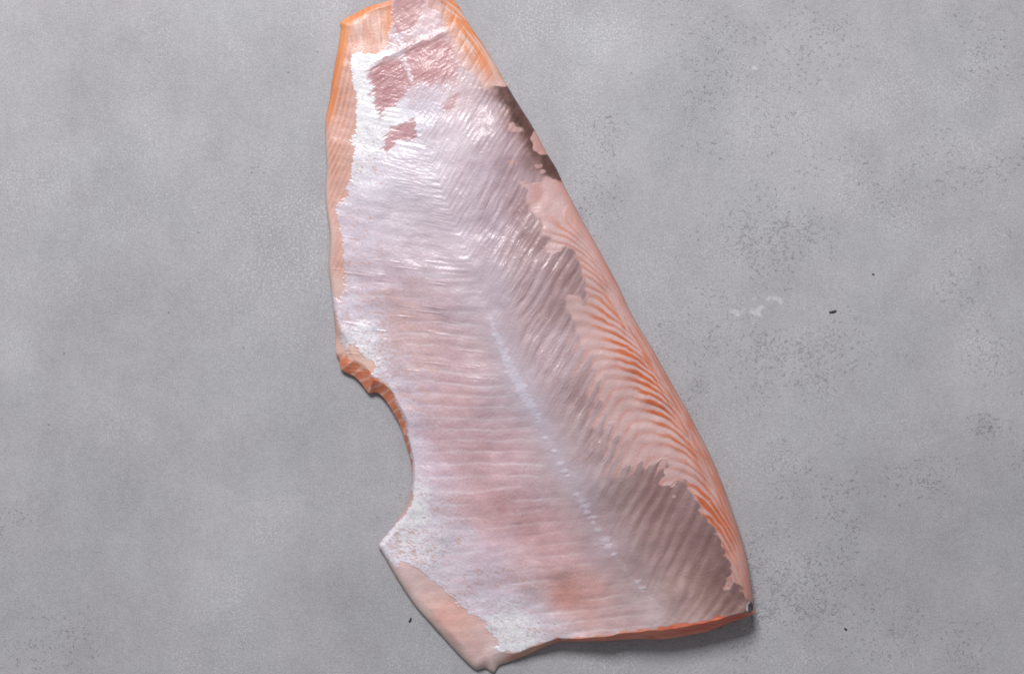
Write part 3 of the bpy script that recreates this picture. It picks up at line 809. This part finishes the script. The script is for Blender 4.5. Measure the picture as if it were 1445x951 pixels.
    for rnd_ in range(2):
        seen = np.zeros(grid.shape, bool)
        comps = []
        gl = grid.tolist()
        sn = seen.tolist()
        for r0_, c0_ in zip(cr.tolist(), cc.tolist()):
            if sn[r0_][c0_]:
                continue
            p = gl[r0_][c0_]
            st = [(r0_, c0_)]
            sn[r0_][c0_] = True
            cells = []
            nb_ = {}
            while st:
                y_, x_ = st.pop()
                cells.append((y_, x_))
                for y2, x2 in ((y_ - 1, x_), (y_ + 1, x_), (y_, x_ - 1), (y_, x_ + 1)):
                    q_ = gl[y2][x2]
                    if q_ == p:
                        if not sn[y2][x2]:
                            sn[y2][x2] = True
                            st.append((y2, x2))
                    elif q_ >= 0:
                        nb_[q_] = nb_.get(q_, 0) + 1
            comps.append((p, cells, nb_))
        if rnd_ == 0:
            for p, cells, nb_ in comps:
                if len(cells) < (14 if p in (8, 11) else 240) and nb_:
                    q_ = max(nb_, key=nb_.get)
                    for y_, x_ in cells:
                        grid[y_, x_] = q_
    part2 = np.zeros(len(F), np.int32)
    kind_of = {}
    for i_, (p, cells, nb_) in enumerate(comps):
        kind_of[i_] = p
        ce = np.array(cells)
        part2[fid2[ce[:, 0], ce[:, 1]]] = i_
    part = part2

    root = bpy.data.objects.new('salmon_fillet', None)
    COL.objects.link(root)
    root.empty_display_size = 0.05
    root['label'] = 'raw skinned side of salmon with silvery membrane lying on grey concrete'
    root['category'] = 'fish fillet'
    mat = fillet_material()
    names = {0: ('flesh', None), 1: ('membrane', None), 2: ('silver_skin', None), 3: ('dark_fat', 'dark brown patch on the upper right edge'),
             4: ('dark_fat', 'broad grey brown patch near the head end'), 5: ('red_muscle', 'large scraped pink patch near the tail'), 6: ('red_muscle', 'small scraped pink patch in the silver'),
             7: ('lateral_line', None), 8: ('skin_scrap', 'tiny black scrap of skin on the corner'), 9: ('cut_face', 'orange cut face of the notch'), 10: ('cut_face', 'red orange cut face at the head end'), 11: ('pore', None)}
    for p in np.unique(part):
        m = part == p
        fs = F[m]
        vs, inv = np.unique(fs, return_inverse=True)
        nm, lb = names.get(int(kind_of[int(p)]), ('muscle_flake', None))
        me = quad_mesh(nm, V[vs], inv.reshape(fs.shape), vn[vs])
        add_attr(me, 'albedo', alb[vs], 'FLOAT_COLOR')
        add_attr(me, 'rough', rough[vs])
        add_attr(me, 'shim', shim[vs])
        me.materials.append(mat)
        o = bpy.data.objects.new(nm, me)
        COL.objects.link(o)
        o.parent = root
        if lb:
            o['label'] = lb

    # side wall down to the concrete
    E = np.concatenate([F[:, [0, 1]], F[:, [1, 2]], F[:, [2, 3]], F[:, [3, 0]]])
    key = np.minimum(E[:, 0], E[:, 1]) * len(V) + np.maximum(E[:, 0], E[:, 1])
    uq, first, cnt = np.unique(key, return_index=True, return_counts=True)
    be = E[first[cnt == 1]]
    bv, binv = np.unique(be, return_inverse=True)
    binv = binv.reshape(be.shape)
    top = V[bv]
    cen = np.stack([vn[bv, 0], vn[bv, 1]], 1)
    cen /= np.linalg.norm(cen, axis=1)[:, None] + 1e-9
    low = top.copy()
    low[:, :2] -= cen * (0.0008 + 0.0016 * sstep(590, 640, X[bv]) + 0.0030 * hcz[bv] * np.clip(cutd[bv], 0, 1))[:, None]
    low[:, 2] = 0.0
    WV = np.concatenate([top, low])
    nb = len(bv)
    WF = np.stack([binv[:, 1], binv[:, 0], binv[:, 0] + nb, binv[:, 1] + nb], 1)
    me = quad_mesh('side_wall', WV, WF)
    wa = np.concatenate([alb[bv], alb[bv]])
    add_attr(me, 'albedo', wa, 'FLOAT_COLOR')
    add_attr(me, 'rough', np.full(len(WV), 0.5))
    add_attr(me, 'shim', np.zeros(len(WV)))
    me.materials.append(mat)
    o = bpy.data.objects.new('side_wall', me)
    COL.objects.link(o)
    o.parent = root


ALB = 0.80


def fillet_material():
    m, nt, b = new_mat('salmon_surface')
    tc = N(nt, 'ShaderNodeTexCoord').outputs['Object']
    col = N(nt, 'ShaderNodeAttribute', attribute_name='albedo').outputs['Color']
    ro = N(nt, 'ShaderNodeAttribute', attribute_name='rough').outputs['Fac']
    sh = N(nt, 'ShaderNodeAttribute', attribute_name='shim').outputs['Fac']
    g = noise_n(nt, tc, 1100, 2, 0.6)
    v = N(nt, 'ShaderNodeVectorMath', operation='SCALE')
    nt.links.new(col, v.inputs[0])
    nt.links.new(maprange(nt, g, 0.3, 0.7, 0.965, 1.035, False), v.inputs['Scale'])
    nt.links.new(v.outputs[0], b.inputs['Base Color'])
    nt.links.new(ro, b.inputs['Roughness'])
    b.inputs['Specular IOR Level'].default_value = 0.45
    nt.links.new(maprange(nt, sh, 0, 1, 0.35, 0.75, False), b.inputs['Specular IOR Level'])
    b.inputs['Coat Weight'].default_value = 0.12
    b.inputs['Coat Roughness'].default_value = 0.16
    bump = N(nt, 'ShaderNodeBump')
    bump.inputs['Strength'].default_value = 0.30
    bump.inputs['Distance'].default_value = 0.0003
    h = noise_n(nt, tc, 700, 3, 0.6)
    nt.links.new(h, bump.inputs['Height'])
    nt.links.new(bump.outputs[0], b.inputs['Normal'])
    return m


# ------------------------------------------------------------------ little crumbs lying on the concrete
def crumb(name, pts, radius, colr, label, cat, group=None, seed=0):
    """a short bent crumb: tapered tube with uneven rings, through measured points"""
    P = catmull(pts, False, 3)
    rg = np.random.default_rng(seed)
    V, Fq = [], []
    K = 8
    for i, p in enumerate(P):
        t = i / (len(P) - 1)
        r = radius * (0.35 + 0.65 * math.sin(math.pi * (0.12 + 0.76 * t))) * (0.85 + 0.3 * rg.random())
        a = P[min(i + 1, len(P) - 1)] - P[max(i - 1, 0)]
        a = a / (np.linalg.norm(a) + 1e-9)
        side = np.array([-a[1], a[0]])
        for k in range(K):
            an = 2 * math.pi * k / K
            rr = r * (0.85 + 0.3 * rg.random())
            q = p + side * math.cos(an) * rr
            z = radius * 0.75 + math.sin(an) * rr * 0.8
            V.append(((q[0] - CX) * S, (CY - q[1]) * S, max(z, 0.0) * S))
    n = len(P)
    for i in range(n - 1):
        for k in range(K):
            a, b = i * K + k, i * K + (k + 1) % K
            Fq.append((a, b, b + K, a + K))
    Fq.append(tuple(range(K))[::-1])
    Fq.append(tuple((n - 1) * K + k for k in range(K)))
    me = bpy.data.meshes.new(name)
    me.from_pydata(V, [], Fq)
    me.update()
    for pl in me.polygons:
        pl.use_smooth = True
    m, nt, b = new_mat(name + '_matter')
    tc = N(nt, 'ShaderNodeTexCoord').outputs['Object']
    c = tuple(lin(colr)) + (1,)
    c2 = tuple(lin(np.array(colr) * 0.7)) + (1,)
    nt.links.new(mixcol(nt, noise_n(nt, tc, 900, 2), c, c2), b.inputs['Base Color'])
    b.inputs['Roughness'].default_value = 0.6
    me.materials.append(m)
    o = bpy.data.objects.new(name, me)
    COL.objects.link(o)
    o['label'] = label
    o['category'] = cat
    if group:
        o['group'] = group
    return o


make_ground()
make_fillet()
crumb('crumb', [(576.5, 876.5), (578.5, 875.5), (579.6, 873.2), (579.4, 871)], 1.3, (62, 60, 62), 'tiny dark curled crumb left of the pale belly flap', 'crumb', 'crumbs on the concrete', 3)
crumb('crumb', [(1170, 440.5), (1174, 440.2), (1177, 439.4), (1180, 438.5)], 1.5, (58, 57, 58), 'dark crumb on bare concrete right of the white smear', 'crumb', 'crumbs on the concrete', 4)
crumb('crumb', [(1191.5, 885.5), (1193, 887), (1195, 888)], 1.3, (98, 70, 58), 'tiny brown crumb below and right of the fillet corner', 'crumb', 'crumbs on the concrete', 5)
crumb('crumb', [(1230, 386.6), (1232, 387), (1234, 386.8)], 0.9, (84, 83, 84), 'small dark flat crumb farthest right on the concrete', 'crumb', 'crumbs on the concrete', 6)
